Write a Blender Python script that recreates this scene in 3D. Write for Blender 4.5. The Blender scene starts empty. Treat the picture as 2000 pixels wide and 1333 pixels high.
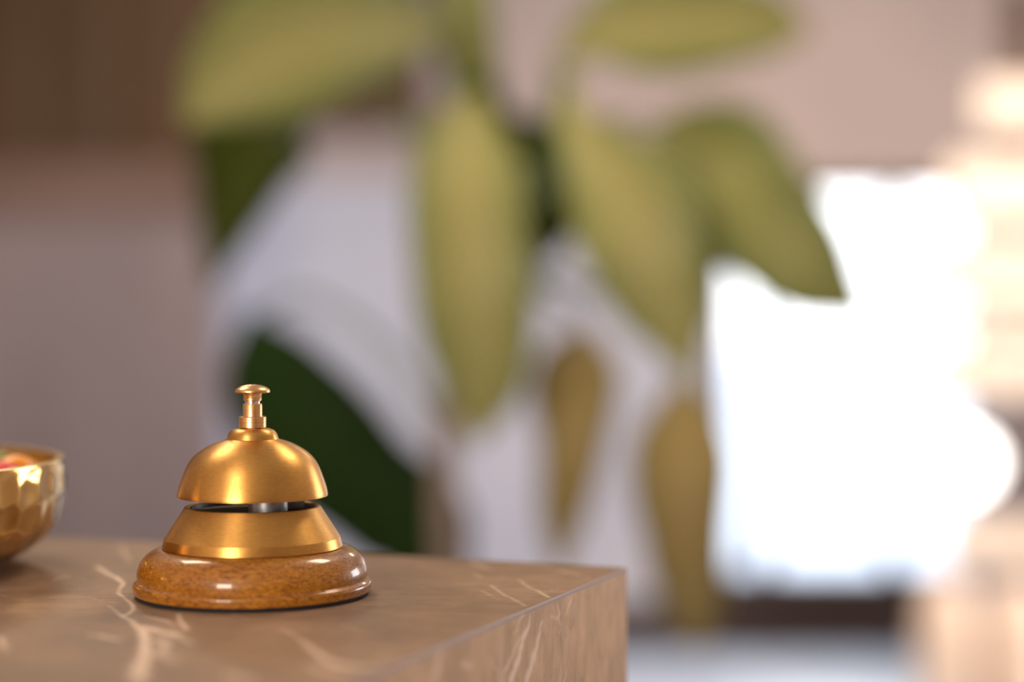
import bpy, bmesh, math, random
import numpy as np
from mathutils import Vector, Matrix, noise
random.seed(7); rng = np.random.default_rng(5)
PI = math.pi
S = bpy.context.scene
C = S.collection

# ------------------------------------------------------------------ camera, world, light, exposure
F = 3600.0                      # focal length in pixels of a 2000 px wide frame
CAMZ = 1.25                     # camera height above the floor
TOPZ = CAMZ - 0.102             # height of the stone counter top
PITCH = math.atan((666.5 - 610) / F)
cam_d = bpy.data.cameras.new('camera'); cam = bpy.data.objects.new('camera', cam_d); C.objects.link(cam)
cam.location = (0, 0, CAMZ); cam.rotation_euler = (PI/2 - PITCH, 0, 0)
cam_d.sensor_width = 36; cam_d.lens = 36 * F / 2000; cam_d.clip_start = 0.02; cam_d.clip_end = 200
cam_d.dof.use_dof = True; cam_d.dof.focus_distance = 0.656; cam_d.dof.aperture_fstop = 2.5
S.camera = cam
S.view_settings.view_transform = 'Standard'; S.view_settings.look = 'None'
S.view_settings.gamma = 1; S.view_settings.exposure = 0; S.view_settings.use_curve_mapping = False

W = bpy.data.worlds.new('world'); S.world = W; W.use_nodes = True
bg = W.node_tree.nodes['Background']; bg.inputs['Color'].default_value = (0.93, 0.96, 1.0, 1); bg.inputs['Strength'].default_value = 4.3

def area(name, loc, size, power, col, target, sy=None):
    d = bpy.data.lights.new(name, 'AREA'); d.energy = power; d.color = col; d.size = size
    if sy: d.shape = 'RECTANGLE'; d.size_y = sy
    o = bpy.data.objects.new(name, d); C.objects.link(o); o.location = loc
    o.rotation_euler = (Vector(target) - Vector(loc)).to_track_quat('-Z', 'Y').to_euler()
    return o
# daylight through the rear and right wall windows, plus an alcove fill
area('daylight_rear', (-1.75, -3.85, 1.65), 1.2, 200, (1, .84, .70), (-.6, 1, 1.2), 1.7)
area('daylight_side', (3.7, 4.2, 1.55), 1.5, 42, (1, .90, .84), (0, 1.6, 1.2), 1.3)
area('alcove_fill', (-2.9, 6.5, 1.2), .8, 34, (.88, .91, 1), (-.3, 7.0, 1.15), 1.3)  # added lamp hidden behind the panelling, brightens the back wall
# light of the ceiling panels (their fixtures are built below)
PANELS = [(-0.95, 1.9), (0.75, 1.9), (-0.95, 4.4), (1.2, 5.6)]
for x, y in PANELS:
    area('panel_light', (x, y, 2.86), .5, 14 if y < 3 else 14, (1, .80, .60), (x, y, 0), .5)

# ------------------------------------------------------------------ helpers
def P(px, py, D):
    "point seen at photo pixel (px, py) at distance D along the floor in front of the camera"
    a = (px - 1000) / F; b = (666.5 - py) / F
    y = math.cos(PITCH) + b * math.sin(PITCH); z = -math.sin(PITCH) + b * math.cos(PITCH)
    return Vector((a / y * D, D, CAMZ + z / y * D))

def link(name, me, m=None, parent=None):
    o = bpy.data.objects.new(name, me); C.objects.link(o)
    if m: me.materials.append(m)
    if parent: o.parent = parent
    return o
def obj(name, bm, m=None, parent=None, smooth=None):
    me = bpy.data.meshes.new(name)
    bmesh.ops.recalc_face_normals(bm, faces=bm.faces)
    bm.to_mesh(me); bm.free()
    if smooth is not None:
        for p in me.polygons: p.use_smooth = True
        me.set_sharp_from_angle(angle=math.radians(smooth))
    return link(name, me, m, parent)
def tag(o, label=None, cat=None, group=None, kind=None):
    if label: o['label'] = label
    if cat: o['category'] = cat
    if group: o['group'] = group
    if kind: o['kind'] = kind
    return o
def empty(name, loc=(0, 0, 0), rz=0):
    o = bpy.data.objects.new(name, None); C.objects.link(o); o.location = loc; o.rotation_euler = (0, 0, rz)
    o.empty_display_size = .05
    return o
def copy_tree(o, parent=None):
    c = o.copy(); C.objects.link(c); c.parent = parent
    for ch in [k for k in bpy.data.objects if k.parent == o]: copy_tree(ch, c)
    return c
def box(bm, x0, x1, y0, y1, z0, z1):
    vs = [bm.verts.new((x, y, z)) for z in (z0, z1) for x, y in ((x0, y0), (x1, y0), (x1, y1), (x0, y1))]
    for f in ((0,3,2,1), (4,5,6,7), (0,1,5,4), (1,2,6,5), (2,3,7,6), (3,0,4,7)): bm.faces.new([vs[i] for i in f])
def boxo(name, b, m, parent=None, bevel=0):
    bm = bmesh.new(); box(bm, *b)
    if bevel: bmesh.ops.bevel(bm, geom=bm.edges[:], offset=bevel, segments=2, affect='EDGES', profile=.7)
    return obj(name, bm, m, parent, 40 if bevel else None)
def lathe(bm, prof, n=96, closed=False):
    rings = []
    for r, z in prof:
        if r < 1e-6: rings.append([bm.verts.new((0, 0, z))])
        else: rings.append([bm.verts.new((r*math.cos(2*PI*i/n), r*math.sin(2*PI*i/n), z)) for i in range(n)])
    prs = list(zip(rings, rings[1:])) + ([(rings[-1], rings[0])] if closed else [])
    for a, b in prs:
        for i in range(n):
            j = (i + 1) % n
            if len(a) == 1 and len(b) == 1: continue
            if len(a) == 1: bm.faces.new((a[0], b[j], b[i]))
            elif len(b) == 1: bm.faces.new((a[i], a[j], b[0]))
            else: bm.faces.new((a[i], a[j], b[j], b[i]))
def smoothprof(pts, k=6):
    "Catmull-Rom through profile points"
    out = []
    n = len(pts)
    for i in range(n - 1):
        p0, p1, p2, p3 = [np.array(pts[max(0, min(n-1, j))], float) for j in (i-1, i, i+1, i+2)]
        for s in range(k):
            t = s / k
            out.append(tuple(.5*((2*p1) + (-p0+p2)*t + (2*p0-5*p1+4*p2-p3)*t*t + (-p0+3*p1-3*p2+p3)*t**3)))
    out.append(tuple(pts[-1]))
    return out
def tube(bm, pts, r, n=10):
    rings = []; pts = [Vector(p) for p in pts]
    for i, p in enumerate(pts):
        t = (pts[min(i+1, len(pts)-1)] - pts[max(i-1, 0)]).normalized()
        u = t.cross(Vector((0.31, 1, 0.17))).normalized(); v = t.cross(u)
        rr = r[i] if isinstance(r, (list, tuple)) else r
        rings.append([bm.verts.new(p + u*rr*math.cos(2*PI*k/n) + v*rr*math.sin(2*PI*k/n)) for k in range(n)])
    for a, b in zip(rings, rings[1:]):
        for i in range(n): bm.faces.new((a[i], a[(i+1) % n], b[(i+1) % n], b[i]))
    bm.faces.new(rings[0]); bm.faces.new(rings[-1])

# ------------------------------------------------------------------ materials
def mat(name, col=(.8, .8, .8), rough=.5, metal=0., coat=0., spec=.5, emit=None, es=0):
    m = bpy.data.materials.new(name); m.use_nodes = True
    b = m.node_tree.nodes['Principled BSDF']
    b.inputs['Base Color'].default_value = (*col, 1); b.inputs['Roughness'].default_value = rough
    b.inputs['Metallic'].default_value = metal; b.inputs['Coat Weight'].default_value = coat
    b.inputs['Specular IOR Level'].default_value = spec
    if emit: b.inputs['Emission Color'].default_value = (*emit, 1); b.inputs['Emission Strength'].default_value = es
    return m
def nodes(m):
    nt = m.node_tree
    return nt, nt.nodes['Principled BSDF'], nt.nodes.new, nt.links.new
def noise_mix(m, c1, c2, scale, detail=4, stretch=(1, 1, 1), rough=None, bump=0, lo=.35, hi=.65, dist=0, coord='Object'):
    nt, b, N, L = nodes(m)
    tc = N('ShaderNodeTexCoord'); mp = N('ShaderNodeMapping'); mp.inputs['Scale'].default_value = stretch
    L(tc.outputs[coord], mp.inputs['Vector'])
    n = N('ShaderNodeTexNoise'); n.inputs['Scale'].default_value = scale; n.inputs['Detail'].default_value = detail
    n.inputs['Distortion'].default_value = dist
    L(mp.outputs['Vector'], n.inputs['Vector'])
    r = N('ShaderNodeValToRGB'); r.color_ramp.elements[0].position = lo; r.color_ramp.elements[1].position = hi
    r.color_ramp.elements[0].color = (*c1, 1); r.color_ramp.elements[1].color = (*c2, 1)
    L(n.outputs['Fac'], r.inputs['Fac']); L(r.outputs['Color'], b.inputs['Base Color'])
    if rough:
        mr = N('ShaderNodeMapRange'); mr.inputs['To Min'].default_value = rough[0]; mr.inputs['To Max'].default_value = rough[1]
        L(n.outputs['Fac'], mr.inputs['Value']); L(mr.outputs['Result'], b.inputs['Roughness'])
    if bump:
        bp = N('ShaderNodeBump'); bp.inputs['Strength'].default_value = bump; bp.inputs['Distance'].default_value = .0005
        L(n.outputs['Fac'], bp.inputs['Height']); L(bp.outputs['Normal'], b.inputs['Normal'])
    return m
brass = noise_mix(mat('brushed_brass', rough=.34, metal=1), (.62, .325, .078), (.69, .37, .098), 800, 3, (.6, .6, 2.5), (.34, .43), .03)
nt, b, N, L = nodes(brass)            # patina mottling broad over the fine grain
b.inputs['Anisotropic'].default_value = .75; b.inputs['Anisotropic Rotation'].default_value = .25
tg = N('ShaderNodeTangent'); tg.direction_type = 'RADIAL'; tg.axis = 'Z'; L(tg.outputs[0], b.inputs['Tangent'])
brass2 = noise_mix(mat('turned_brass', rough=.3, metal=1), (.72, .39, .15), (.82, .48, .20), 160, 3, (.05, .05, 12), (.22, .36), .06)
rodm = mat('nickel_rod', (.75, .72, .62), .15, 1)
darkmetal = noise_mix(mat('dark_cup_lining', rough=.35, spec=.4), (.004, .005, .004), (.05, .04, .03), 120, 4, rough=(.3, .6))
steel = noise_mix(mat('aged_steel', rough=.4, metal=.9), (.14, .14, .14), (.34, .34, .35), 160, 4, rough=(.3, .5))
felt = mat('black_felt', (.008, .008, .01), .95)
# varnished wood with fine curly grain
wood = mat('varnished_wood', rough=.35, coat=.55, spec=.25)
nt, b, N, L = nodes(wood); b.inputs['Coat Roughness'].default_value = .08
tc = N('ShaderNodeTexCoord'); mp = N('ShaderNodeMapping'); mp.inputs['Scale'].default_value = (1, 2.5, 6); mp.inputs['Rotation'].default_value = (.3, .5, .5)
L(tc.outputs['Object'], mp.inputs['Vector'])
n1 = N('ShaderNodeTexNoise'); n1.inputs['Scale'].default_value = 330; n1.inputs['Detail'].default_value = 6; n1.inputs['Distortion'].default_value = 1.6
n2 = N('ShaderNodeTexNoise'); n2.inputs['Scale'].default_value = 22; n2.inputs['Detail'].default_value = 3
L(mp.outputs['Vector'], n1.inputs['Vector']); L(tc.outputs['Object'], n2.inputs['Vector'])
r1 = N('ShaderNodeValToRGB'); e = r1.color_ramp.elements
e[0].position = .34; e[0].color = (.12, .032, .003, 1); e[1].position = .66; e[1].color = (.52, .22, .022, 1)
r2 = N('ShaderNodeValToRGB'); e = r2.color_ramp.elements
e[0].position = .35; e[0].color = (.78, .70, .60, 1); e[1].position = .65; e[1].color = (1, 1, 1, 1)
mx = N('ShaderNodeMixRGB'); mx.blend_type = 'MULTIPLY'; mx.inputs['Fac'].default_value = 1
L(n1.outputs['Fac'], r1.inputs['Fac']); L(n2.outputs['Fac'], r2.inputs['Fac'])
L(r1.outputs['Color'], mx.inputs['Color1']); L(r2.outputs['Color'], mx.inputs['Color2']); L(mx.outputs['Color'], b.inputs['Base Color'])

def stone_mat(name, c1, c2, vein, rough, streak=False):
    m = mat(name, rough=rough, spec=.28); nt, b, N, L = nodes(m)
    tc = N('ShaderNodeTexCoord')
    n1 = N('ShaderNodeTexNoise'); n1.inputs['Scale'].default_value = 14; n1.inputs['Detail'].default_value = 8; n1.inputs['Roughness'].default_value = .62
    L(tc.outputs['Object'], n1.inputs['Vector'])
    r1 = N('ShaderNodeValToRGB'); r1.color_ramp.elements[0].position = .3; r1.color_ramp.elements[1].position = .7
    r1.color_ramp.elements[0].color = (*c1, 1); r1.color_ramp.elements[1].color = (*c2, 1)
    L(n1.outputs['Fac'], r1.inputs['Fac'])
    r1.color_ramp.elements[0].position = .38; r1.color_ramp.elements[1].position = .62
    sm_ = N('ShaderNodeMapping'); sm_.inputs['Scale'].default_value = (1, 1, .35) if streak else (1, 2.2, 1); L(tc.outputs['Object'], sm_.inputs['Vector'])
    ns_ = N('ShaderNodeTexNoise'); ns_.inputs['Scale'].default_value = 170 if streak else 70; ns_.inputs['Detail'].default_value = 6; ns_.inputs['Distortion'].default_value = .8
    L(sm_.outputs['Vector'], ns_.inputs['Vector'])
    sr_ = N('ShaderNodeMapRange'); sr_.inputs['From Min'].default_value = .3; sr_.inputs['From Max'].default_value = .7
    sr_.inputs['To Min'].default_value = .84 if streak else .82; sr_.inputs['To Max'].default_value = 1.14 if streak else 1.15; L(ns_.outputs['Fac'], sr_.inputs['Value'])
    # thin dark hairline cracks
    n3 = N('ShaderNodeTexNoise'); n3.inputs['Scale'].default_value = 30; n3.inputs['Detail'].default_value = 6; n3.inputs['Distortion'].default_value = 1.2
    L(tc.outputs['Object'], n3.inputs['Vector'])
    mth = N('ShaderNodeMath'); mth.operation = 'SUBTRACT'; mth.inputs[1].default_value = .5; L(n3.outputs['Fac'], mth.inputs[0])
    ab = N('ShaderNodeMath'); ab.operation = 'ABSOLUTE'; L(mth.outputs[0], ab.inputs[0])
    mr = N('ShaderNodeMapRange'); mr.inputs['From Max'].default_value = .006; mr.inputs['To Min'].default_value = .80; mr.inputs['To Max'].default_value = 1
    L(ab.outputs[0], mr.inputs['Value'])
    m1 = N('ShaderNodeMixRGB'); m1.blend_type = 'MULTIPLY'; m1.inputs['Fac'].default_value = 1
    L(r1.outputs['Color'], m1.inputs['Color1']); L(mr.outputs['Result'], m1.inputs['Color2'])
    m1b = N('ShaderNodeMixRGB'); m1b.blend_type = 'MULTIPLY'; m1b.inputs['Fac'].default_value = 1
    L(m1.outputs['Color'], m1b.inputs['Color1']); L(sr_.outputs['Result'], m1b.inputs['Color2'])
    at = N('ShaderNodeAttribute'); at.attribute_name = 'vein'
    n4 = N('ShaderNodeTexNoise'); n4.inputs['Scale'].default_value = 260; n4.inputs['Detail'].default_value = 3
    L(tc.outputs['Object'], n4.inputs['Vector'])
    mu = N('ShaderNodeMath'); mu.operation = 'MULTIPLY_ADD'; mu.inputs[1].default_value = .5; mu.inputs[2].default_value = .72
    L(n4.outputs['Fac'], mu.inputs[0])
    mv = N('ShaderNodeMath'); mv.operation = 'MULTIPLY'; mv.use_clamp = True
    L(at.outputs['Fac'], mv.inputs[0]); L(mu.outputs[0], mv.inputs[1])
    m2 = N('ShaderNodeMixRGB'); m2.inputs['Color2'].default_value = (*vein, 1)
    L(mv.outputs[0], m2.inputs['Fac']); L(m1b.outputs['Color'], m2.inputs['Color1']); L(m2.outputs['Color'], b.inputs['Base Color'])
    rr = N('ShaderNodeMapRange'); rr.inputs['To Min'].default_value = rough - .08; rr.inputs['To Max'].default_value = rough + .08
    L(n1.outputs['Fac'], rr.inputs['Value']); L(rr.outputs['Result'], b.inputs['Roughness'])
    bp = N('ShaderNodeBump'); bp.inputs['Strength'].default_value = .25; bp.inputs['Distance'].default_value = .0003
    L(n4.outputs['Fac'], bp.inputs['Height']); L(bp.outputs['Normal'], b.inputs['Normal'])
    return m
stone = stone_mat('brown_marble', (.19, .115, .068), (.32, .20, .120), (.85, .64, .48), .50)
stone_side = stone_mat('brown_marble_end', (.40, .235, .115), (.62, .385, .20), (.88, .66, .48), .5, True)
edge_m = mat('polished_stone_edge', (.42, .34, .33), .25)

# leaf: UV.x across (0..1), UV.y along
def leaf_mat(name, centre, margin, trans, spec=.3):
    m = mat(name, rough=.5, spec=spec); nt, b, N, L = nodes(m)
    tc = N('ShaderNodeTexCoord'); sp = N('ShaderNodeSeparateXYZ'); L(tc.outputs['UV'], sp.inputs[0])
    def M(op, a, bb, c=None):
        x = N('ShaderNodeMath'); x.operation = op
        for i, v in enumerate((a, bb, c)):
            if v is None: continue
            if isinstance(v, (int, float)): x.inputs[i].default_value = v
            else: L(v, x.inputs[i])
        return x.outputs[0]
    d = M('ABSOLUTE', M('SUBTRACT', sp.outputs['X'], .5), None)      # 0 at midrib, .5 at margin
    ph = M('SUBTRACT', M('MULTIPLY', sp.outputs['Y'], 15), M('MULTIPLY', d, 9))
    st = M('SINE', M('MULTIPLY', ph, 2*PI), None)
    ns = N('ShaderNodeTexNoise'); ns.inputs['Scale'].default_value = 9; ns.inputs['Detail'].default_value = 4
    mpg = N('ShaderNodeMapping'); mpg.inputs['Scale'].default_value = (1, 3, 1); L(tc.outputs['UV'], mpg.inputs['Vector']); L(mpg.outputs['Vector'], ns.inputs['Vector'])
    f = M('ADD', M('MULTIPLY', d, 2.0), M('MULTIPLY', st, .45))
    f = M('ADD', f, M('MULTIPLY', M('SUBTRACT', ns.outputs['Fac'], .5), .7))
    r = N('ShaderNodeValToRGB'); e = r.color_ramp.elements
    e[0].position = .52; e[0].color = (*centre, 1); e[1].position = .98; e[1].color = (*margin, 1)
    L(f, r.inputs['Fac']); L(r.outputs['Color'], b.inputs['Base Color'])
    tr = N('ShaderNodeBsdfTranslucent'); L(r.outputs['Color'], tr.inputs['Color'])
    mixs = N('ShaderNodeMixShader'); mixs.inputs['Fac'].default_value = trans
    out = nt.nodes['Material Output']
    L(b.outputs[0], mixs.inputs[1]); L(tr.outputs[0], mixs.inputs[2]); L(mixs.outputs[0], out.inputs['Surface'])
    return m
leaf_y = leaf_mat('leaf_variegated_yellow', (.37, .345, .12), (.09, .15, .03), .22)
leaf_g = leaf_mat('leaf_variegated_green', (.26, .26, .075), (.05, .10, .018), .22)
leaf_o = leaf_mat('leaf_ochre', (.40, .30, .11), (.13, .12, .02), .2)
leaf_d = leaf_mat('leaf_dark_green', (.045, .058, .004), (.013, .030, .004), .08, .12)
leaf_dk = leaf_mat('leaf_deep_green', (.010, .026, .003), (.004, .014, .002), .03, .06)
stem_m = noise_mix(mat('green_stem', rough=.5), (.045, .085, .012), (.09, .12, .02), 30)
cane_m = noise_mix(mat('cane_bark', rough=.8), (.16, .12, .09), (.28, .22, .18), 30, stretch=(1, 1, 6))

wall_lav = noise_mix(mat('lavender_white_plaster', rough=.8), (.56, .56, .635), (.60, .60, .67), 3)
wall_beige = noise_mix(mat('beige_plaster', rough=.85), (.52, .425, .39), (.56, .455, .415), 3)
mauve_sheen = noise_mix(mat('painted_mauve_sheen', rough=.6), (.225, .185, .20), (.28, .23, .245), 1.2, stretch=(3, 3, .3))  # bluish daylight reflection on the lower wood, put into the colour
wood_dark = noise_mix(mat('brown_wood_cladding', rough=.5, spec=.25), (.050, .024, .007), (.095, .047, .014), 2.5, 5, (6, 6, .4), (.35, .55), lo=.3, hi=.7)
ceil_m = mat('ceiling_paint', (.62, .56, .52), .9)
floor_m = noise_mix(mat('pale_polished_floor', rough=.25), (.50, .62, .80), (.58, .69, .86), 2, rough=(.2, .35))
frame_m = noise_mix(mat('dark_bronze_frame', rough=.45), (.035, .020, .016), (.055, .032, .024), 8)
slat_m = noise_mix(mat('cream_painted_slats', rough=.6), (.78, .66, .54), (.84, .72, .60), 4, stretch=(.4, 3, 3))
post_m = mat('dark_brown_post', (.10, .05, .025), .5)
vase_m = noise_mix(mat('cream_ceramic', rough=.4), (.80, .62, .48), (.86, .68, .54), 5)
globe_m = mat('lit_white_globe', (.9, .85, .8), .4, emit=(1, .95, .88), es=6.0)
pot_m = noise_mix(mat('grey_clay_pot', rough=.8), (.26, .25, .25), (.34, .33, .32), 14)
soil_m = noise_mix(mat('potting_soil', rough=.95), (.02, .014, .01), (.06, .04, .03), 60)
glass = bpy.data.materials.new('window_glass'); glass.use_nodes = True
nt = glass.node_tree; nt.nodes.clear(); N = nt.nodes.new; L = nt.links.new
o_ = N('ShaderNodeOutputMaterial'); g_ = N('ShaderNodeBsdfGlossy'); g_.inputs['Roughness'].default_value = .02
t_ = N('ShaderNodeBsdfTransparent'); fr = N('ShaderNodeFresnel'); fr.inputs['IOR'].default_value = 1.45
ms = N('ShaderNodeMixShader'); L(fr.outputs[0], ms.inputs[0]); L(t_.outputs[0], ms.inputs[1]); L(g_.outputs[0], ms.inputs[2]); L(ms.outputs[0], o_.inputs[0])
ground_m = noise_mix(mat('pale_paving_outside', rough=.8), (.44, .50, .60), (.50, .56, .66), 1.5)
panel_m = mat('lamp_diffuser', (.9, .88, .85), .5, emit=(1, .82, .62), es=5)
lampbody = mat('white_lamp_frame', (.8, .78, .75), .5)

# ------------------------------------------------------------------ the room
BY = 7.1                                        # back wall
ZC = 2.9
XL, XR, YB = -3.6, 3.8, -4.0
WX0, WX1, WZ0, WZ1 = .80, 1.80, 0.0, 1.755
def struct(name, b, m, parent=None):
    o = boxo(name, b, m, parent)
    if not parent: o['kind'] = 'structure'
    return o
struct('floor', (XL, XR, YB, BY + .15, -.1, 0), floor_m)
struct('ceiling', (XL, XR, YB, BY + .15, ZC, ZC + .1), ceil_m)
bm = bmesh.new()
box(bm, XL, WX0, BY, BY + .15, 0, WZ1); box(bm, WX1, XR, BY, BY + .15, 0, WZ1)
tag(obj('wall_back', bm, wall_lav), kind='structure')
struct('wall_back_header', (XL, XR, BY, BY + .15, WZ1, ZC), wall_beige)
bm = bmesh.new()                                # left wall with an opening added to go with the alcove fill
box(bm, XL - .15, XL, YB, 6.1, 0, ZC); box(bm, XL - .15, XL, 6.9, BY + .15, 0, ZC); box(bm, XL - .15, XL, 6.1, 6.9, 0, .5); box(bm, XL - .15, XL, 6.1, 6.9, 2.2, ZC)
tag(obj('wall_left', bm, wall_beige), kind='structure')
bm = bmesh.new()                                # right wall with a window opening
box(bm, XR, XR + .15, YB, 3.4, 0, ZC); box(bm, XR, XR + .15, 5.0, BY + .15, 0, ZC); box(bm, XR, XR + .15, 3.4, 5.0, 0, .85); box(bm, XR, XR + .15, 3.4, 5.0, 2.25, ZC)
tag(obj('wall_right', bm, wall_beige), kind='structure')
bm = bmesh.new()                                # wall behind the photographer, with a window opening
box(bm, XL, -2.4, YB - .15, YB, 0, ZC); box(bm, -1.1, XR, YB - .15, YB, 0, ZC)
box(bm, -2.4, -1.1, YB - .15, YB, 0, .8); box(bm, -2.4, -1.1, YB - .15, YB, 2.4, ZC)
tag(obj('wall_rear', bm, wall_beige), kind='structure')
# skirting
struct('baseboard_back', (XL, WX0, BY - .02, BY, 0, .13), frame_m)
# glazed door front: bottom rail, mullions, panes
wf = tag(empty('window_1', (0, BY, 0)), kind='structure')
def wpart(name, b, m): return boxo(name, b, m, wf, 0)
wpart('bottom_rail', (WX0, WX1, .0, .10, 0, .245), frame_m)
wpart('top_rail', (WX0, WX1, .02, .08, WZ1 - .05, WZ1), frame_m)
for x in (WX0 + .02, .985, 1.475, WX1 - .02):
    wpart('mullion', (x - .028, x + .028, .02, .08, .245, WZ1 - .05), frame_m)
wpart('glass_pane', (WX0, WX1, .046, .054, .245, WZ1 - .05), glass)
struct('trim_threshold', (WX0 - .55, WX1, BY - .36, BY, 0, .012), frame_m)
struct('ground', (-30, 40, BY + .15, 60, -.12, -.02), ground_m)
# timber portal on the left: clad panel over a painted bluish reflection, and a header beam
PY = 5.9
pw = tag(empty('wall_panel', (0, PY, 0)), kind='structure')
xe = P(425, 600, PY).x
zw = P(0, 320, PY).z
k = 0; x = XL
while x < xe - .01:
    x2 = min(x + .235, xe)
    boxo('cladding_board', (x + .003, x2 - .003, -.03 - .006*(k % 2), .02, zw, ZC), wood_dark, pw, .003); x = x2; k += 1
zc = P(0, 430, PY).z
boxo('lower_sheen_panel', (XL, xe, -.025, .02, 0, zc), mauve_sheen, pw)
boxo('sheen_blend_band', (XL, xe, -.04, .02, zc, zw), noise_mix(mat('sheen_blend_tone', rough=.6, spec=.3), (.15, .095, .075), (.20, .13, .11), 2, stretch=(1, 1, 6)), pw, .004)  # in-between tone easing the painted reflection into the brown wood
boxo('portal_side', (xe - .02, xe, .02, .12, 0, ZC), mauve_sheen, pw)
struct('trim_header', (xe, P(830, 100, PY).x, PY - .03, PY + .12, P(0, 255, PY).z, ZC), wood_dark)
# ceiling panel lamps
def make_panel():
    t = empty('ceiling_light'); boxo('lamp_frame', (-.29, .29, -.29, .29, -.02, 0), lampbody, t)
    boxo('diffuser', (-.26, .26, -.26, .26, -.028, -.0205), panel_m, t); return t
p0 = make_panel()
where = ['left over the plant', 'right over the plant', 'left in front of the panelling', 'right in front of the window']
for i, (x, y) in enumerate(PANELS):
    o = p0 if i == 0 else copy_tree(p0)
    o.location = (x, y, ZC); tag(o, 'square ceiling light panel, ' + where[i], 'ceiling light', 'ceiling light panels')

# ------------------------------------------------------------------ counter
ANG = math.radians(21.4)
ex = Vector((-math.cos(ANG), math.sin(ANG), 0))       # along the back edge, to the left
ey = Vector((-math.sin(ANG), -math.cos(ANG), 0))      # along the right edge, towards the camera
P0 = P(1223, 1110, .734); P0.z = TOPZ
counter = tag(empty('reception_counter', (P0.x, P0.y, 0)), 'brown marble reception counter with cream veins and a square corner', 'counter')
counter.rotation_euler = (0, 0, 0)
def ray_plane(px, py, p, n):
    d = P(px, py, 1.0) - Vector((0, 0, CAMZ)); o = Vector((0, 0, CAMZ))
    t = (p - o).dot(n) / d.dot(n); return o + d * t
def top_uv(px, py):
    q = ray_plane(px, py, P0, Vector((0, 0, 1))) - P0
    return (q.dot(ex), q.dot(ey))
def side_uv(px, py):
    q = ray_plane(px, py, P0, ex) - P0
    return (q.dot(ey), -q.z)
def rough_line(pts, uvf, jitter, wscale):
    "pixel polyline [(px,py,width_px,strength)] -> fine jittered polyline in surface coordinates"
    out = []
    for (a, b_) in zip(pts, pts[1:]):
        L_ = max(2, int(math.hypot(a[0]-b_[0], a[1]-b_[1]) / 6))
        for s in range(L_):
            t = s / L_; out.append([a[i]*(1-t) + b_[i]*t for i in range(4)])
    out.append(list(pts[-1]))
    res = []
    ph = random.random() * 50
    for i, (x, y, w, s) in enumerate(out):
        jx = noise.noise(Vector((ph, i*.35, 0))) * jitter; jy = noise.noise(Vector((ph + 9, i*.35, 3))) * jitter*.6
        ww = w * (.75 + .9 * abs(noise.noise(Vector((ph + 5, i*.5, 7)))))
        u, v = uvf(x + jx, y + jy)
        res.append((u, v, ww * wscale, s))
    return res
def vein_field(U, V, lines):
    f = np.zeros_like(U)
    for ln in lines:
        for (a, b_) in zip(ln, ln[1:]):
            m_ = max(a[2], b_[2]) * 2.2
            msk = (U > min(a[0], b_[0]) - m_) & (U < max(a[0], b_[0]) + m_) & (V > min(a[1], b_[1]) - m_) & (V < max(a[1], b_[1]) + m_)
            if not msk.any(): continue
            u = U[msk]; v = V[msk]; dx, dy = b_[0]-a[0], b_[1]-a[1]; q = dx*dx + dy*dy + 1e-12
            t = np.clip(((u-a[0])*dx + (v-a[1])*dy) / q, 0, 1)
            d = np.hypot(u - a[0] - t*dx, v - a[1] - t*dy); w = a[2]*(1-t) + b_[2]*t
            val = np.clip(1.25 - d / w, 0, 1) * (a[3]*(1-t) + b_[3]*t)
            f[msk] = np.maximum(f[msk], val)
    return f
def grid_mesh(name, nu, nv, u0, u1, v0, v1, fn, field, m, parent, pos=(0, 0, 0)):
    us = np.linspace(u0, u1, nu); vs = np.linspace(v0, v1, nv)
    U, V = np.meshgrid(us, vs, indexing='ij')
    co = fn(U.ravel(), V.ravel())
    idx = np.arange(nu*nv).reshape(nu, nv)
    q = np.stack([idx[:-1, :-1], idx[1:, :-1], idx[1:, 1:], idx[:-1, 1:]], -1).reshape(-1, 4)
    return co, q, field(U.ravel(), V.ravel())

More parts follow.
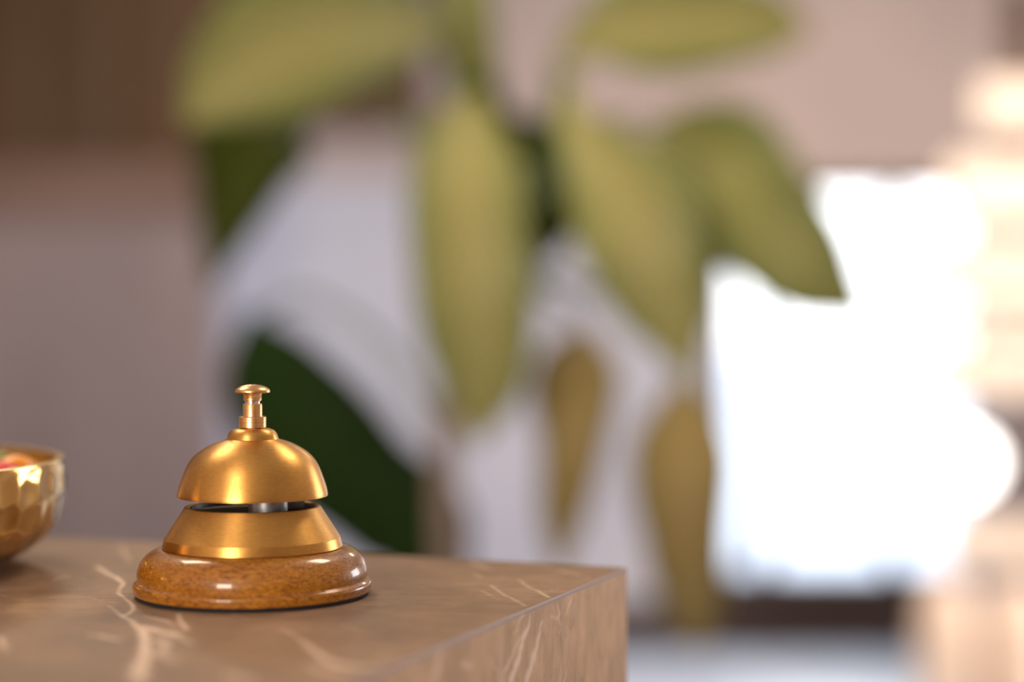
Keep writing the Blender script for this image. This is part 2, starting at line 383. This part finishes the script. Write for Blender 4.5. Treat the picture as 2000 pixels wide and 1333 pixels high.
top_lines_px = [
 [(238,1062,3,.5),(243,1078,4,.6),(250,1100,3,.5)],
 [(188,1106,7,.9),(205,1118,7,.9),(228,1130,6,1),(240,1140,5,1),(233,1150,2.5,1),(232,1160,2.5,1),(243,1170,2.5,1),(258,1182,3,1),(263,1190,3,1),(255,1200,3.5,1),(240,1202,3,1)],
 [(210,1183,1.2,.8),(225,1193,1.5,.9),(240,1202,3,1),(258,1215,5,1),(275,1232,9,1),(283,1252,10,.95),(284,1275,13,.95),(275,1300,15,.9),(270,1333,16,.8)],
 [(278,1222,5,.8),(300,1232,12,.85),(330,1240,16,.85),(350,1244,9,.7)],
 [(300,1250,13,.7),(325,1258,12,.6),(310,1278,12,.5),(345,1292,9,.35)],
 [(283,1204,2.5,.7),(305,1208,5,.8),(330,1214,5,.8),(342,1221,2,.6)],
 [(349,1200,3,.9),(353,1215,6,.95),(366,1231,5,.9)],
 [(355,1246,5,.6),(370,1254,5,.6),(382,1262,2,.5)],
 [(172,1240,4,.6),(195,1242,8,.7),(220,1248,9,.7),(240,1252,5,.5)],
 [(178,1168,1,.5),(200,1175,1.2,.6),(228,1177,1,.5)],
 [(100,1134,4,.35),(130,1128,6,.4),(165,1132,5,.3)],
 [(0,1164,2,.4),(20,1165,2,.3)], [(0,1245,6,.7),(8,1262,6,.7),(14,1272,3,.6)],
 [(450,1200,1.2,.7),(470,1207,1.5,.7),(492,1215,1,.4)],
 [(546,1229,3,.7),(562,1234,3.5,.8),(577,1243,2.5,.6),(595,1255,5,.7),(612,1272,7,.8),(635,1287,8,.8),(660,1300,16,.8),(700,1305,14,.7),(740,1305,8,.5)],
 [(600,1300,10,.4),(640,1315,14,.5),(690,1325,10,.4)], [(440,1315,8,.6),(470,1325,12,.6),(500,1333,8,.5)],
 [(665,1222,1.5,.4),(690,1228,2.2,.5),(715,1235,2,.4),(740,1240,1.5,.3)],
 [(740,1290,8,.4),(770,1280,5,.2)],
 [(918,1098,3.5,.7),(940,1106,4.5,.8),(960,1114,3,.5)], [(895,1085,1.5,.3),(905,1090,1.5,.3)],
 [(925,1122,3,.4),(940,1128,3.5,.45)],
 [(958,1143,2,.9),(968,1151,2.5,1),(985,1163,2,1),(1005,1172,1.7,1),(1026,1185,1.6,1)],
 [(938,1154,1.5,.7),(955,1162,1.3,.6),(978,1172,.9,.3)],
 [(1013,1132,3,.7),(1022,1141,3,.8),(1040,1150,2.2,.9),(1056,1159,3,1),(1070,1168,2.6,1)],
 [(1062,1108,2.5,.7),(1090,1113,2.6,.8),(1120,1121,2,.8),(1150,1131,1.8,.8)],
 [(1070,1155,1.2,.6),(1092,1152,1.2,.7)], [(780,1129,2,.3),(790,1131,2,.35)], [(850,1145,1,.25),(895,1138,1,.2)],
 [(820,1150,1.2,.2),(860,1142,1.4,.25)],
]
topl = [rough_line(l, top_uv, 5, .00019 * 1.0) for l in top_lines_px]
def nearest_scale(l): return l
LEN, DEP, THK = 2.2, .70, .02
def build_top():
    # fine grid where the photo looks, coarse border around it; the slab is LEN x DEP
    def fn(U, V): return np.stack([P0.x*0 + U*ex.x + V*ey.x, U*ex.y + V*ey.y, np.full_like(U, TOPZ)], -1)
    nu, nv = 520, 420
    us = np.concatenate([np.linspace(0, .62, nu), np.linspace(.64, LEN, 30)]); vs = np.concatenate([np.linspace(0, .34, nv), np.linspace(.345, DEP, 20)])
    U, V = np.meshgrid(us, vs, indexing='ij'); co = fn(U.ravel(), V.ravel()); fld = vein_field(U.ravel(), V.ravel(), topl)
    n_u, n_v = len(us), len(vs); idx = np.arange(n_u*n_v).reshape(n_u, n_v)
    q = np.stack([idx[:-1, :-1], idx[:-1, 1:], idx[1:, 1:], idx[1:, :-1]], -1).reshape(-1, 4)
    base = len(co)
    cs = fn(np.array([0, LEN, LEN, 0.]), np.array([0, 0, DEP, DEP])); cs[:, 2] -= THK
    co = np.vstack([co, cs])
    faces = [tuple(f) for f in q]
    faces.append((base, base+1, base+2, base+3))
    faces.append(tuple([base+1, base] + list(idx[:, 0])))
    faces.append(tuple([base+2, base+1] + list(idx[-1, :])))
    faces.append(tuple([base+3, base+2] + list(idx[::-1, -1])))
    faces.append(tuple([base, base+3] + list(idx[0, ::-1])))
    me = bpy.data.meshes.new('stone_top'); me.from_pydata(co.tolist(), [], faces)
    a = me.attributes.new('vein', 'FLOAT', 'POINT'); a.data.foreach_set('value', np.concatenate([fld, np.zeros(4)]).astype(np.float32))
    link('stone_top', me, stone, counter)
build_top()
side_px = [
 [(1022,1200,4,.8),(1010,1220,4,.8),(1002,1240,2,.6)],
 [(1035,1205,3,.9),(1028,1225,6,.95),(1018,1255,9,1),(1008,1290,10,1),(995,1333,12,1)],
 [(1058,1215,4,.6),(1050,1240,8,.7),(1045,1270,12,.8),(1035,1300,14,.85),(1028,1333,16,.85)],
 [(1018,1240,3,.6),(1000,1275,6,.7),(985,1310,6,.7),(980,1333,6,.7)],
 [(981,1245,3,.6),(978,1270,3.5,.7),(975,1300,3.5,.7),(974,1333,4,.7)],
 [(1119,1158,4,.8),(1113,1175,5,.8),(1106,1192,3,.7),(1104,1203,2,.5)],
 [(1085,1180,3,.5),(1091,1200,5,.6),(1093,1222,3,.5),(1090,1240,2,.3)],
 [(1072,1205,6,.4),(1090,1208,5,.4)],
 [(862,1275,7,.7),(853,1300,8,.7),(845,1333,9,.7)],
 [(900,1298,9,.5),(918,1302,7,.5)],
 [(958,1285,3,.4),(968,1310,4,.4),(975,1330,4,.4)],
 [(1105,1310,4,.4),(1100,1333,5,.5)], [(1132,1225,3,.25),(1136,1240,3,.25)],
]
sidel = [rough_line(l, side_uv, 4, .00016) for l in side_px]
def build_side():
    z0 = -TOPZ
    vs = np.concatenate([np.linspace(0.0011, .14, 260), np.linspace(.145, TOPZ, 30)]); us = np.concatenate([np.linspace(0, .34, 460), np.linspace(.345, DEP, 12)])
    U, V = np.meshgrid(us, vs, indexing='ij')
    def fn(U, V, t=0): return np.stack([U*ey.x + t*ex.x, U*ey.y + t*ex.y, TOPZ - V], -1)
    off = -.0004                                        # end panel laid against the slab edge
    co = fn(U.ravel(), V.ravel(), off - .0); n_u, n_v = U.shape; idx = np.arange(n_u*n_v).reshape(n_u, n_v)
    fld = vein_field(U.ravel(), V.ravel(), sidel)
    q = [tuple(f) for f in np.stack([idx[:-1, :-1], idx[:-1, 1:], idx[1:, 1:], idx[1:, :-1]], -1).reshape(-1, 4)]
    base = len(co)
    cs = fn(np.array([0, DEP, DEP, 0.]), np.array([.0011, .0011, TOPZ, TOPZ]), -.0001); co = np.vstack([co, cs])
    q.append((base, base+1, base+2, base+3))
    q += [tuple([base+1, base] + list(idx[:, 0])), tuple([base+2, base+1] + list(idx[-1, :])), tuple([base+3, base+2] + list(idx[::-1, -1])), tuple([base, base+3] + list(idx[0, ::-1]))]
    me = bpy.data.meshes.new('end_panel'); me.from_pydata(co.tolist(), [], q)
    a = me.attributes.new('vein', 'FLOAT', 'POINT'); a.data.foreach_set('value', np.concatenate([fld, np.zeros(4)]).astype(np.float32))
    tag(link('end_panel', me, stone_side, counter), 'marble end face with tall pale streaks')
build_side()
# pale mitred edge line between the top and the end face
bm = bmesh.new()
pr = [(-.0005, -.0011), (-.0005, -.0004), (.0000, .0001), (.0004, .0001), (.0004, -.0011)]
ra = [bm.verts.new((ex*a_ + Vector((0, 0, TOPZ + c_)))) for a_, c_ in pr]
rb = [bm.verts.new((ex*a_ + ey*DEP + Vector((0, 0, TOPZ + c_)))) for a_, c_ in pr]
for i in range(5): bm.faces.new((ra[i], ra[(i+1) % 5], rb[(i+1) % 5], rb[i]))
bm.faces.new(ra); bm.faces.new(rb[::-1])
tag(obj('mitred_edge', bm, edge_m, counter), 'thin pale grey edge line')
bm = bmesh.new()
c4 = [ex*.002 + ey*.002, ex*(LEN-.01) + ey*.002, ex*(LEN-.01) + ey*(DEP-.01), ex*.002 + ey*(DEP-.01)]
lo = [bm.verts.new((p.x, p.y, 0)) for p in c4]; hi = [bm.verts.new((p.x, p.y, TOPZ - THK - .0005)) for p in c4]
for i in range(4): bm.faces.new((lo[i], lo[(i+1) % 4], hi[(i+1) % 4], hi[i]))
bm.faces.new(lo); bm.faces.new(hi)
obj('counter_body', bm, stone_side, counter)

# ------------------------------------------------------------------ the bell
BD = .664; BC = P(494, 1163, BD)
U_ = BD / F
def R_(w): return w * U_
def Z_(y): return (1163 - y) * U_
bell = tag(empty('reception_bell', (BC.x, BC.y, TOPZ + .0001)), 'brass service bell on a round varnished wooden base, standing on the marble counter', 'bell')
bm = bmesh.new(); lathe(bm, [(0, 0), (R_(224), 0), (R_(226), Z_(1160)), (R_(226), Z_(1155)), (0, Z_(1155))], 128); obj('felt_pad', bm, felt, bell, 40)
prof = [(0, Z_(1155.5)), (R_(228.5), Z_(1155.5))] + smoothprof([(R_(230), Z_(1154)), (R_(231), Z_(1147)), (R_(231.5), Z_(1141)), (R_(229.5), Z_(1136.5)), (R_(225), Z_(1133.5))], 4) \
     + smoothprof([(R_(222.5), Z_(1131)), (R_(223), Z_(1126)), (R_(223.5), Z_(1119)), (R_(222), Z_(1109)), (R_(217), Z_(1097)), (R_(208), Z_(1085)), (R_(196), Z_(1076)), (R_(184), Z_(1071.5)), (R_(172), Z_(1070))], 5) + [(0, Z_(1070))]
bm = bmesh.new(); lathe(bm, prof, 160); obj('wooden_base', bm, wood, bell, 28)
# conical brass cup, open on top
prof = [(0, Z_(1069.8)), (R_(173), Z_(1069.8)), (R_(175), Z_(1068.5)), (R_(174.5), Z_(1064)), (R_(171), Z_(1050.5)), (R_(169), Z_(1047.5)), (R_(133.5), Z_(993)), (R_(131.5), Z_(990.2)), (R_(128), Z_(989.4)),
        (R_(124), Z_(990)), (R_(122), Z_(992))]
bm = bmesh.new(); lathe(bm, prof + [(R_(122), Z_(1000)), (0, Z_(1000.5))], 160); obj('brass_cup', bm, brass, bell, 12)
# the inside lining: dark disc and inner wall
prof = [(0, Z_(1000)), (R_(121.5), Z_(1000)), (R_(121.8), Z_(992)), (R_(118), Z_(992)), (R_(117), Z_(998.5)), (0, Z_(998.5))]
bm = bmesh.new(); lathe(bm, prof, 96); obj('cup_lining', bm, darkmetal, bell, 30)
# striker block and lever seen in the gap
bm = bmesh.new(); lathe(bm, [(0, Z_(998.4)), (R_(38), Z_(998.4)), (R_(38), Z_(975)), (R_(36), Z_(973)), (0, Z_(973))], 64)
h = obj('striker', bm, steel, bell, 30); h.location = (R_(34), R_(-30), 0)
bm = bmesh.new(); box(bm, -R_(46), R_(46), -R_(9), R_(9), Z_(998.3), Z_(978)); bmesh.ops.bevel(bm, geom=bm.edges[:], offset=R_(2), segments=2, affect='EDGES')
h = obj('lever', bm, steel, bell, 30); h.location = (R_(52), R_(30), 0); h.rotation_euler = (0, 0, .5)
# dome with wall thickness
outer = smoothprof([(R_(146), Z_(970)), (R_(146), Z_(965)), (R_(144), Z_(955)), (R_(139), Z_(939)), (R_(129), Z_(913)), (R_(119), Z_(897)), (R_(107), Z_(885)), (R_(91), Z_(874.5)), (R_(76), Z_(867)), (R_(63), Z_(862.5)), (R_(54), Z_(860))], 6)
neck = smoothprof([(R_(50.5), Z_(858.5)), (R_(49.5), Z_(855)), (R_(47), Z_(848)), (R_(42), Z_(842)), (R_(35), Z_(839)), (R_(25), Z_(838))], 4)
inner = [(R_(6), Z_(838)), (R_(6), Z_(846)), (R_(40), Z_(848)), (R_(46), Z_(863)), (R_(74), Z_(872)), (R_(104), Z_(890)), (R_(124), Z_(915)), (R_(134), Z_(940)), (R_(139), Z_(956)), (R_(141.5), Z_(970))]
bm = bmesh.new(); lathe(bm, outer + neck + inner, 160, closed=True); obj('bell_dome', bm, brass, bell, 38)
bm = bmesh.new(); lathe(bm, [(0, Z_(998)), (R_(5.8), Z_(998)), (R_(5.8), Z_(838)), (R_(15), Z_(838)), (R_(16), Z_(845.5)), (0, Z_(845.5))][:3] + [(R_(5.8), Z_(815)), (0, Z_(815))], 32); obj('centre_rod', bm, rodm, bell, 30)
bm = bmesh.new(); lathe(bm, [(R_(6), Z_(842)), (R_(17), Z_(842)), (R_(18), Z_(840)), (R_(18), Z_(833)), (R_(6), Z_(833))], 6, closed=True)
tag(obj('hex_nut', bm, rodm, bell), 'silvery nut under the sleeve')
prof = [(R_(6), Z_(837)), (R_(25), Z_(837)), (R_(26.5), Z_(835.5)), (R_(26.5), Z_(816)), (R_(25.8), Z_(814.8)), (R_(19), Z_(814.5)), (R_(18.7), Z_(813)), (R_(18.7), Z_(791)), (R_(18), Z_(789.7)), (R_(6), Z_(789.7))]
bm = bmesh.new(); lathe(bm, prof, 64, closed=True); obj('sleeve', bm, brass2, bell, 30)
bm = bmesh.new(); lathe(bm, [(0, Z_(815)), (R_(14.5), Z_(815)), (R_(14.5), Z_(784)), (0, Z_(784))], 40); obj('plunger_rod', bm, rodm, bell, 30)
prof = [(0, Z_(784)), (R_(16.5), Z_(784)), (R_(17.5), Z_(783)), (R_(17.5), Z_(772)), (R_(19), Z_(769)), (R_(30), Z_(768.5)), (R_(33), Z_(768)), (R_(34.2), Z_(766.5)), (R_(34.2), Z_(763.5))] + smoothprof([(R_(33.6), Z_(762.3)), (R_(27), Z_(757.5)), (R_(18), Z_(754)), (R_(8), Z_(752.3)), (0, Z_(752))], 4)
bm = bmesh.new(); lathe(bm, prof, 64); obj('push_button', bm, brass2, bell, 30)

# ------------------------------------------------------------------ hammered brass bowl with sweets
bowl = tag(empty('hammered_bowl', (-.278, .72, TOPZ + .0005)), 'hammered brass bowl with sweets, cut off by the left edge of the picture', 'bowl')
op = smoothprof([(.030, 0), (.05, .0004), (.070, .0018), (.084, .0058), (.0925, .0115), (.0975, .018), (.1003, .0275), (.1008, .036), (.0998, .0430)], 8)
ip = [(r - .0030, z + (.0014 if z < .03 else 0)) for r, z in op][::-1]
nseg = 300
bm = bmesh.new(); lathe(bm, [(0, 0)] + op, nseg)
cells = []
for i in range(11):                                      # rows of hammered dimples
    for j in range(42): cells.append(((j + .5*(i % 2) + rng.uniform(-.25, .25)) / 42 * 2*PI, i*.0108 + rng.uniform(-.0015, .0015)))
cells = np.array(cells)
def arc(z): return z
lens = [0]; 
for a_, b_ in zip(op, op[1:]): lens.append(lens[-1] + math.hypot(a_[0]-b_[0], a_[1]-b_[1]))
opz = np.array([q[1] for q in op]); opl = np.array(lens) / 1.0
for v in bm.verts:
    r = math.hypot(v.co.x, v.co.y)
    if r < .045 or v.co.z > .0412: continue
    th = math.atan2(v.co.y, v.co.x) % (2*PI)
    s = lens[int(np.argmin(np.hypot(np.array([q[0] for q in op]) - r, opz - v.co.z)))]
    dth = np.abs(cells[:, 0] - th); dth = np.minimum(dth, 2*PI - dth)
    d = np.sort(np.hypot(dth * .1, (cells[:, 1] + .004) - s))[:2]
    k_ = .0007 * min(1, (d[0] / .0068)**2)
    v.co.x *= 1 - (.0007 - k_) / r; v.co.y *= 1 - (.0007 - k_) / r
obj('outer_shell', bm, mat('hammered_brass', (.60, .37, .12), .12, 1), bowl, 60)
bm = bmesh.new(); lathe(bm, [op[-1], (.0985, .0435), ip[0]] + [(r, z) for r, z in ip[1:]] + [(0, .0016)], 160); obj('inner_shell', bm, mat('inner_brass', (.50, .35, .15), .3, 1), bowl, 60)
def candy(loc, rot, m, lab):
    bm = bmesh.new(); bmesh.ops.create_uvsphere(bm, u_segments=24, v_segments=14, radius=.0095)
    for v in bm.verts:
        v.co.z *= .75
        v.co *= 1 + .05*noise.noise(v.co*180)
    body = empty('wrapped_sweet', loc); body.rotation_euler = rot
    obj('sweet', bm, m, body, 60)
    for s in (-1, 1):
        bm = bmesh.new(); ring = []
        n = 16
        for k, (rr, xx) in enumerate(((.002, .0085), (.0025, .0105), (.007, .017))):
            ring.append([bm.verts.new((s*xx, rr*math.cos(2*PI*i/n)*(1 + (.25 if (i % 2 and k == 2) else 0)), rr*.45*math.sin(2*PI*i/n) + (.001*(i % 2) if k == 2 else 0))) for i in range(n)])
        for a_, b_ in zip(ring, ring[1:]):
            for i in range(n): bm.faces.new((a_[i], a_[(i+1) % n], b_[(i+1) % n], b_[i]))
        obj('wrapper_twist', bm, m, body, 60)
    tag(body, lab, 'sweet', 'sweets in the brass bowl')
co_ = mat('orange_wrapper', (.85, .30, .01), .3); cr_ = mat('red_wrapper', (.75, .06, .05), .3); cg_ = mat('green_wrapper', (.15, .22, .03), .35)
candy(tuple(P(34, 924, .745)), (0, .1, .4), co_, 'orange wrapped sweet nearest the right rim of the brass bowl')
candy(tuple(P(2, 936, .733)), (.1, 0, 1.2), cr_, 'red wrapped sweet left of the orange one in the brass bowl')
candy(tuple(P(-2, 917, .768)), (0, .1, -.5), cg_, 'olive green wrapped sweet behind the red one in the brass bowl')
candy((-.275, .765, TOPZ + .030), (0, .1, .2), co_, 'orange wrapped sweet deeper left inside the brass bowl')
fill = [(-.205, .73, .022, cg_, 'green wrapped sweet tucked under the top orange one in the bowl'), (-.222, .742, .024, co_, 'orange wrapped sweet tucked under the top red one in the bowl'), (-.238, .772, .025, cr_, 'red wrapped sweet tucked under the top olive one in the bowl'),
        (-.23, .715, .014, cr_, 'red wrapped sweet low against the right inner wall of the bowl'), (-.255, .70, .012, cg_, 'green wrapped sweet low at the near side of the bowl'),
        (-.215, .772, .0170, co_, 'orange wrapped sweet low at the far right of the bowl'), (-.25, .752, .0135, co_, 'orange wrapped sweet under the red one in the bowl'), (-.275, .737, .011, cr_, 'red wrapped sweet in the middle of the bowl floor'),
        (-.268, .785, .015, cg_, 'green wrapped sweet low at the back of the bowl'), (-.30, .76, .012, co_, 'orange wrapped sweet low at the left of the bowl')]
for x, y, z, m, lab in fill: candy((x, y, TOPZ + z), (0, 0, x*90), m, lab)

# ------------------------------------------------------------------ the plant
def catmull(pts, n):
    pts = [np.array(p, float) for p in pts]; out = []
    for i in range(n + 1):
        t = i / n * (len(pts) - 1); k = min(int(t), len(pts) - 2); t -= k
        p0, p1, p2, p3 = pts[max(k-1, 0)], pts[k], pts[k+1], pts[min(k+2, len(pts)-1)]
        out.append(.5*((2*p1) + (-p0+p2)*t + (2*p0-5*p1+4*p2-p3)*t*t + (-p0+3*p1-3*p2+p3)*t**3))
    return out
PD = 2.1
trunk_x = P(880, 900, PD).x
plant = tag(empty('potted_plant', (trunk_x, PD + .02, 0)), 'tall leafy plant with broad drooping yellow-green leaves behind the counter', 'plant')
PO = Vector(plant.location)
def leaf(pts, m, fold=.25, roll=0., wave=.05, label=None, nl=40, nw=12):
    "pts: (px, py, distance, half width in px)"
    raw = [(*P(a, b_, d), w * d / F) for a, b_, d, w in pts]
    sm = catmull(raw, nl); me = bpy.data.meshes.new('leaf'); vs = []; uvs = []
    ph = random.random() * 6
    for i, q in enumerate(sm):
        p = Vector(q[:3]); a_ = Vector(sm[max(i-1, 0)][:3]); b_ = Vector(sm[min(i+1, nl)][:3])
        t = (b_ - a_).normalized(); view = (p - Vector((0, 0, CAMZ))).normalized()
        side = t.cross(view)
        side = side.normalized() if side.length > 1e-4 else Vector((1, 0, 0))
        nrm = side.cross(t).normalized()
        side = (side*math.cos(roll) + nrm*math.sin(roll)); nn = side.cross(t).normalized()
        w = max(q[3] * 1.22, 0.0008) / math.cos(roll)
        for j in range(nw + 1):
            s = j / nw * 2 - 1
            z = fold * (abs(s) - .35*s*s) * w + wave * w * math.sin(i * .75 + ph + (2 if s > 0 else 0)) * s * s
            vs.append(p + side * (s * w) - nn * z - PO); uvs.append((j / nw, i / nl))
    fs = [(i*(nw+1)+j, i*(nw+1)+j+1, (i+1)*(nw+1)+j+1, (i+1)*(nw+1)+j) for i in range(nl) for j in range(nw)]
    me.from_pydata([tuple(v) for v in vs], [], fs)
    uv = me.uv_layers.new(name='uv')
    for l_ in me.loops: uv.data[l_.index].uv = uvs[l_.vertex_index]
    for p in me.polygons: p.use_smooth = True
    o = link('leaf', me, m, plant)
    sd = o.modifiers.new('thickness', 'SOLIDIFY'); sd.thickness = .0012; sd.offset = 0
    if label: o['label'] = label
    # midrib as a real raised vein
    return o
def petiole(pts, r=.006):
    bm = bmesh.new(); tube(bm, [Vector(q[:3]) - PO for q in catmull([tuple(P(a, b_, d)) for a, b_, d in pts], 16)], [r*(1.2 - .5*i/16) for i in range(17)], 10)
    obj('leaf_stem', bm, stem_m, plant, 60)
# upper left, broad and yellow
leaf([(870,60,2.15,6),(790,55,2.10,58),(670,60,2.03,100),(545,95,1.98,115),(440,165,1.96,78),(365,240,1.97,8)], leaf_y, .2, .1, label='broad yellow-green leaf arching left')
leaf([(610,170,2.2,30),(530,205,2.16,90),(485,275,2.13,98),(462,355,2.12,70),(440,440,2.12,44),(424,500,2.12,24),(420,565,2.13,2)], leaf_d, .3, .2, label='dark green drooping leaf under the yellow one')
# centre, hanging
leaf([(930,180,2.12,8),(912,260,2.05,62),(912,360,2.0,92),(918,500,1.98,96),(930,620,1.98,94),(940,730,2.0,74),(936,800,2.02,46),(925,870,2.03,2)], leaf_y, .22, .05, label='hanging yellow-green leaf with pale centre')
leaf([(925,330,2.25,8),(935,250,2.22,45),(945,190,2.2,40),(960,140,2.2,8)], leaf_d, .3)
# right of centre
leaf([(1110,150,2.1,8),(1120,240,2.05,28),(1180,320,2.0,72),(1238,420,1.97,104),(1272,520,1.96,92),(1308,610,1.97,72),(1332,690,1.98,32),(1350,765,1.99,2)], leaf_y, .22, -.05, label='leaf hanging right of centre')
# far right, arching against the window
leaf([(1285,245,2.2,10),(1335,270,2.15,60),(1405,315,2.1,98),(1465,395,2.06,98),(1528,472,2.04,92),(1590,537,2.03,74),(1645,582,2.04,40),(1700,622,2.05,2)], leaf_g, .22, 0, label='arching leaf in front of the window')
# top right, nearly horizontal
leaf([(1085,125,2.1,6),(1150,75,2.1,40),(1240,48,2.1,84),(1340,42,2.12,84),(1440,42,2.14,66),(1520,48,2.16,42),(1580,60,2.18,2)], leaf_y, .22, .2, label='leaf reaching right at the top')
# small lower centre
leaf([(1142,640,2.25,6),(1130,700,2.2,58),(1120,770,2.18,70),(1120,850,2.17,56),(1110,930,2.17,46),(1098,1010,2.18,36),(1090,1130,2.2,2)], leaf_o, .22, 0, label='narrow ochre leaf hanging low')
# lower right in front of the window's edge
leaf([(1340,735,2.12,4),(1338,800,2.08,48),(1332,880,2.05,78),(1332,960,2.04,78),(1338,1050,2.04,66),(1346,1130,2.05,58),(1356,1200,2.07,40),(1368,1280,2.09,2)], leaf_o, .2, 0, label='long olive leaf hanging at the window edge')
# dark lower left
leaf([(490,610,2.35,6),(520,700,2.32,70),(570,795,2.3,100),(640,880,2.28,108),(720,955,2.26,96),(812,1030,2.24,92),(860,1110,2.22,60),(920,1180,2.2,10)], leaf_dk, .25, 0, label='very dark green leaf low on the left')
# behind, olive, going up out of the frame
leaf([(960,260,2.3,6),(935,170,2.3,34),(915,60,2.3,44),(905,-60,2.3,40),(900,-180,2.3,4)], leaf_g, .25)
leaf([(1060,520,2.35,6),(1070,430,2.33,50),(1060,340,2.32,62),(1020,270,2.3,50),(1000,220,2.3,5)], leaf_d, .25)
leaf([(1370,300,2.35,6),(1365,400,2.33,50),(1370,480,2.32,52),(1368,560,2.32,5)], leaf_d, .25)
# stems
petiole([(900,420,2.14),(905,280,2.16),(880,150,2.16),(850,70,2.15)]); petiole([(900,430,2.14),(800,250,2.18),(700,170,2.2),(590,190,2.2)])
petiole([(905,420,2.14),(925,330,2.2),(935,240,2.16),(930,190,2.12)]); petiole([(905,450,2.14),(1010,380,2.2),(1085,280,2.18),(1110,150,2.1)], .016)
petiole([(905,440,2.14),(1040,330,2.22),(1080,200,2.2),(1085,125,2.1)]); petiole([(910,460,2.14),(1080,360,2.3),(1200,240,2.3),(1285,245,2.2)])
petiole([(905,500,2.14),(1030,560,2.3),(1110,600,2.3),(1140,660,2.25)]); petiole([(905,480,2.14),(1130,560,2.35),(1320,640,2.25),(1340,735,2.12)])
petiole([(885,900,2.13),(760,690,2.3),(600,580,2.4),(500,630,2.35)]); petiole([(900,440,2.14),(940,380,2.25),(965,320,2.3),(960,260,2.3)])
petiole([(905,500,2.14),(980,540,2.3),(1050,560,2.36),(1060,520,2.35)]); petiole([(905,440,2.14),(1100,340,2.36),(1300,270,2.38),(1370,300,2.35)])
bm = bmesh.new(); tube(bm, [Vector(q) for q in catmull([(0, 0, .30), (.012, .01, .7), (-.008, .02, 1.05), tuple(P(898, 500, 2.14) - PO), tuple(P(902, 415, 2.14) - PO)], 24)], [.020 - .0004*i for i in range(25)], 14)
obj('trunk', bm, cane_m, plant, 60)
bm = bmesh.new(); lathe(bm, [(0, 0), (.13, 0), (.14, .01), (.18, .33), (.19, .335), (.19, .36), (.172, .36), (.165, .30), (0, .30)], 64); obj('pot', bm, pot_m, plant, 30)
bm = bmesh.new(); lathe(bm, [(0, .301), (.164, .301), (.164, .315), (.08, .323), (0, .325)], 48); obj('soil', bm, soil_m, plant, 30)

# ------------------------------------------------------------------ right side: slatted screen, globe lamp, floor vases
SY = 5.0
scr = tag(empty('slatted_screen', (P(2000, 700, SY).x, SY, 0)), 'cream slatted screen of stacked horizontal boards at the right edge', 'screen')
SX = scr.location.x
rows = [(158, 248, 1910), (312, 436, 1850), (472, 585, 1806), (605, 655, 1806), (676, 772, 1806)]
for y0, y1, xl in rows + [(1015, 1105, 1850)]:
    a_ = P(xl, y0, SY); b_ = P(2260, y1, SY)
    boxo('board', (a_.x - SX, b_.x - SX, -.012, .012, b_.z, a_.z), slat_m, scr, .004)
for x in (2006, 2230):
    a_ = P(x, 0, SY); boxo('post', (a_.x - SX - .045, a_.x - SX + .045, .013, .055, 0, 2.15), post_m, scr, .003)
boxo('plinth', (P(1905, 0, SY).x - SX, P(2260, 0, SY).x - SX, -.012, .012, .0, .42), post_m, scr, .003)
sp = bpy.data.lights.new('screen_fill_spot', 'SPOT'); sp.energy = 330; sp.color = (1, .84, .70); sp.spot_size = math.radians(50); sp.spot_blend = .5; sp.shadow_soft_size = .05  # added spot that brightens the boards and vases
so = bpy.data.objects.new('screen_fill_spot', sp); C.objects.link(so); so.location = (1.35, 3.35, 2.76)
so.rotation_euler = (Vector((1.5, 5.0, .9)) - Vector(so.location)).to_track_quat('-Z', 'Y').to_euler()
t = tag(empty('added_spotlight', (1.35, 3.35, ZC)), 'small white unseen spotlight added to brighten the slatted screen', 'spotlight')
bm = bmesh.new(); lathe(bm, [(.035, 0), (.035, -.09), (.04, -.1), (.04, -.13), (.032, -.13), (.028, -.09), (0, -.09)], 32); obj('housing', bm, lampbody, t, 40)

GY = 5.6
gp = P(1885, 905, GY)
gl = tag(empty('globe_floor_lamp', (gp.x, GY, 0)), 'white glowing globe lamp on a thin stand beside the slatted screen', 'floor lamp')
bm = bmesh.new(); bmesh.ops.create_uvsphere(bm, u_segments=40, v_segments=24, radius=.09); 
for v in bm.verts: v.co.z += gp.z
obj('globe', bm, globe_m, gl, 180)
bm = bmesh.new(); tube(bm, [(0, 0, .02), (0, 0, gp.z - .086)], .009, 12); obj('stand', bm, slat_m, gl, 40)
bm = bmesh.new(); lathe(bm, [(0, 0), (.12, 0), (.12, .012), (.02, .022), (0, .022)], 40); obj('foot', bm, slat_m, gl, 40)

def vase(loc, h_, r, lab):
    t = empty('floor_vase', loc); tag(t, lab, 'vase', 'cream floor vases')
    bm = bmesh.new(); pr = smoothprof([(r*.62, 0), (r*.75, h_*.1), (r*.95, h_*.4), (r, h_*.7), (r*.92, h_*.86), (r*.66, h_*.96), (r*.42, h_*.99)], 6)
    lathe(bm, [(0, 0)] + pr + [(r*.36, h_*.985), (r*.5, h_*.9), (r*.85, h_*.68), (r*.5, h_*.05), (0, h_*.04)], 48); obj('body', bm, vase_m, t, 40)
    bm = bmesh.new(); lathe(bm, [(r*.40, h_*.985), (r*.46, h_*1.01), (r*.44, h_*1.02), (r*.36, h_*1.01), (r*.35, h_*.985)], 48, closed=True); obj('rim', bm, vase_m, t, 40)
VY = 4.7
for px, h_, lab in ((1852, P(0, 1140, VY).z, 'cream floor vase nearer the window, left of the pair'), (1990, P(0, 1145, VY).z, 'cream floor vase at the right edge of the picture')):
    p = P(px, 1200, VY); vase((p.x, VY, 0), h_, 62*VY/F, lab)
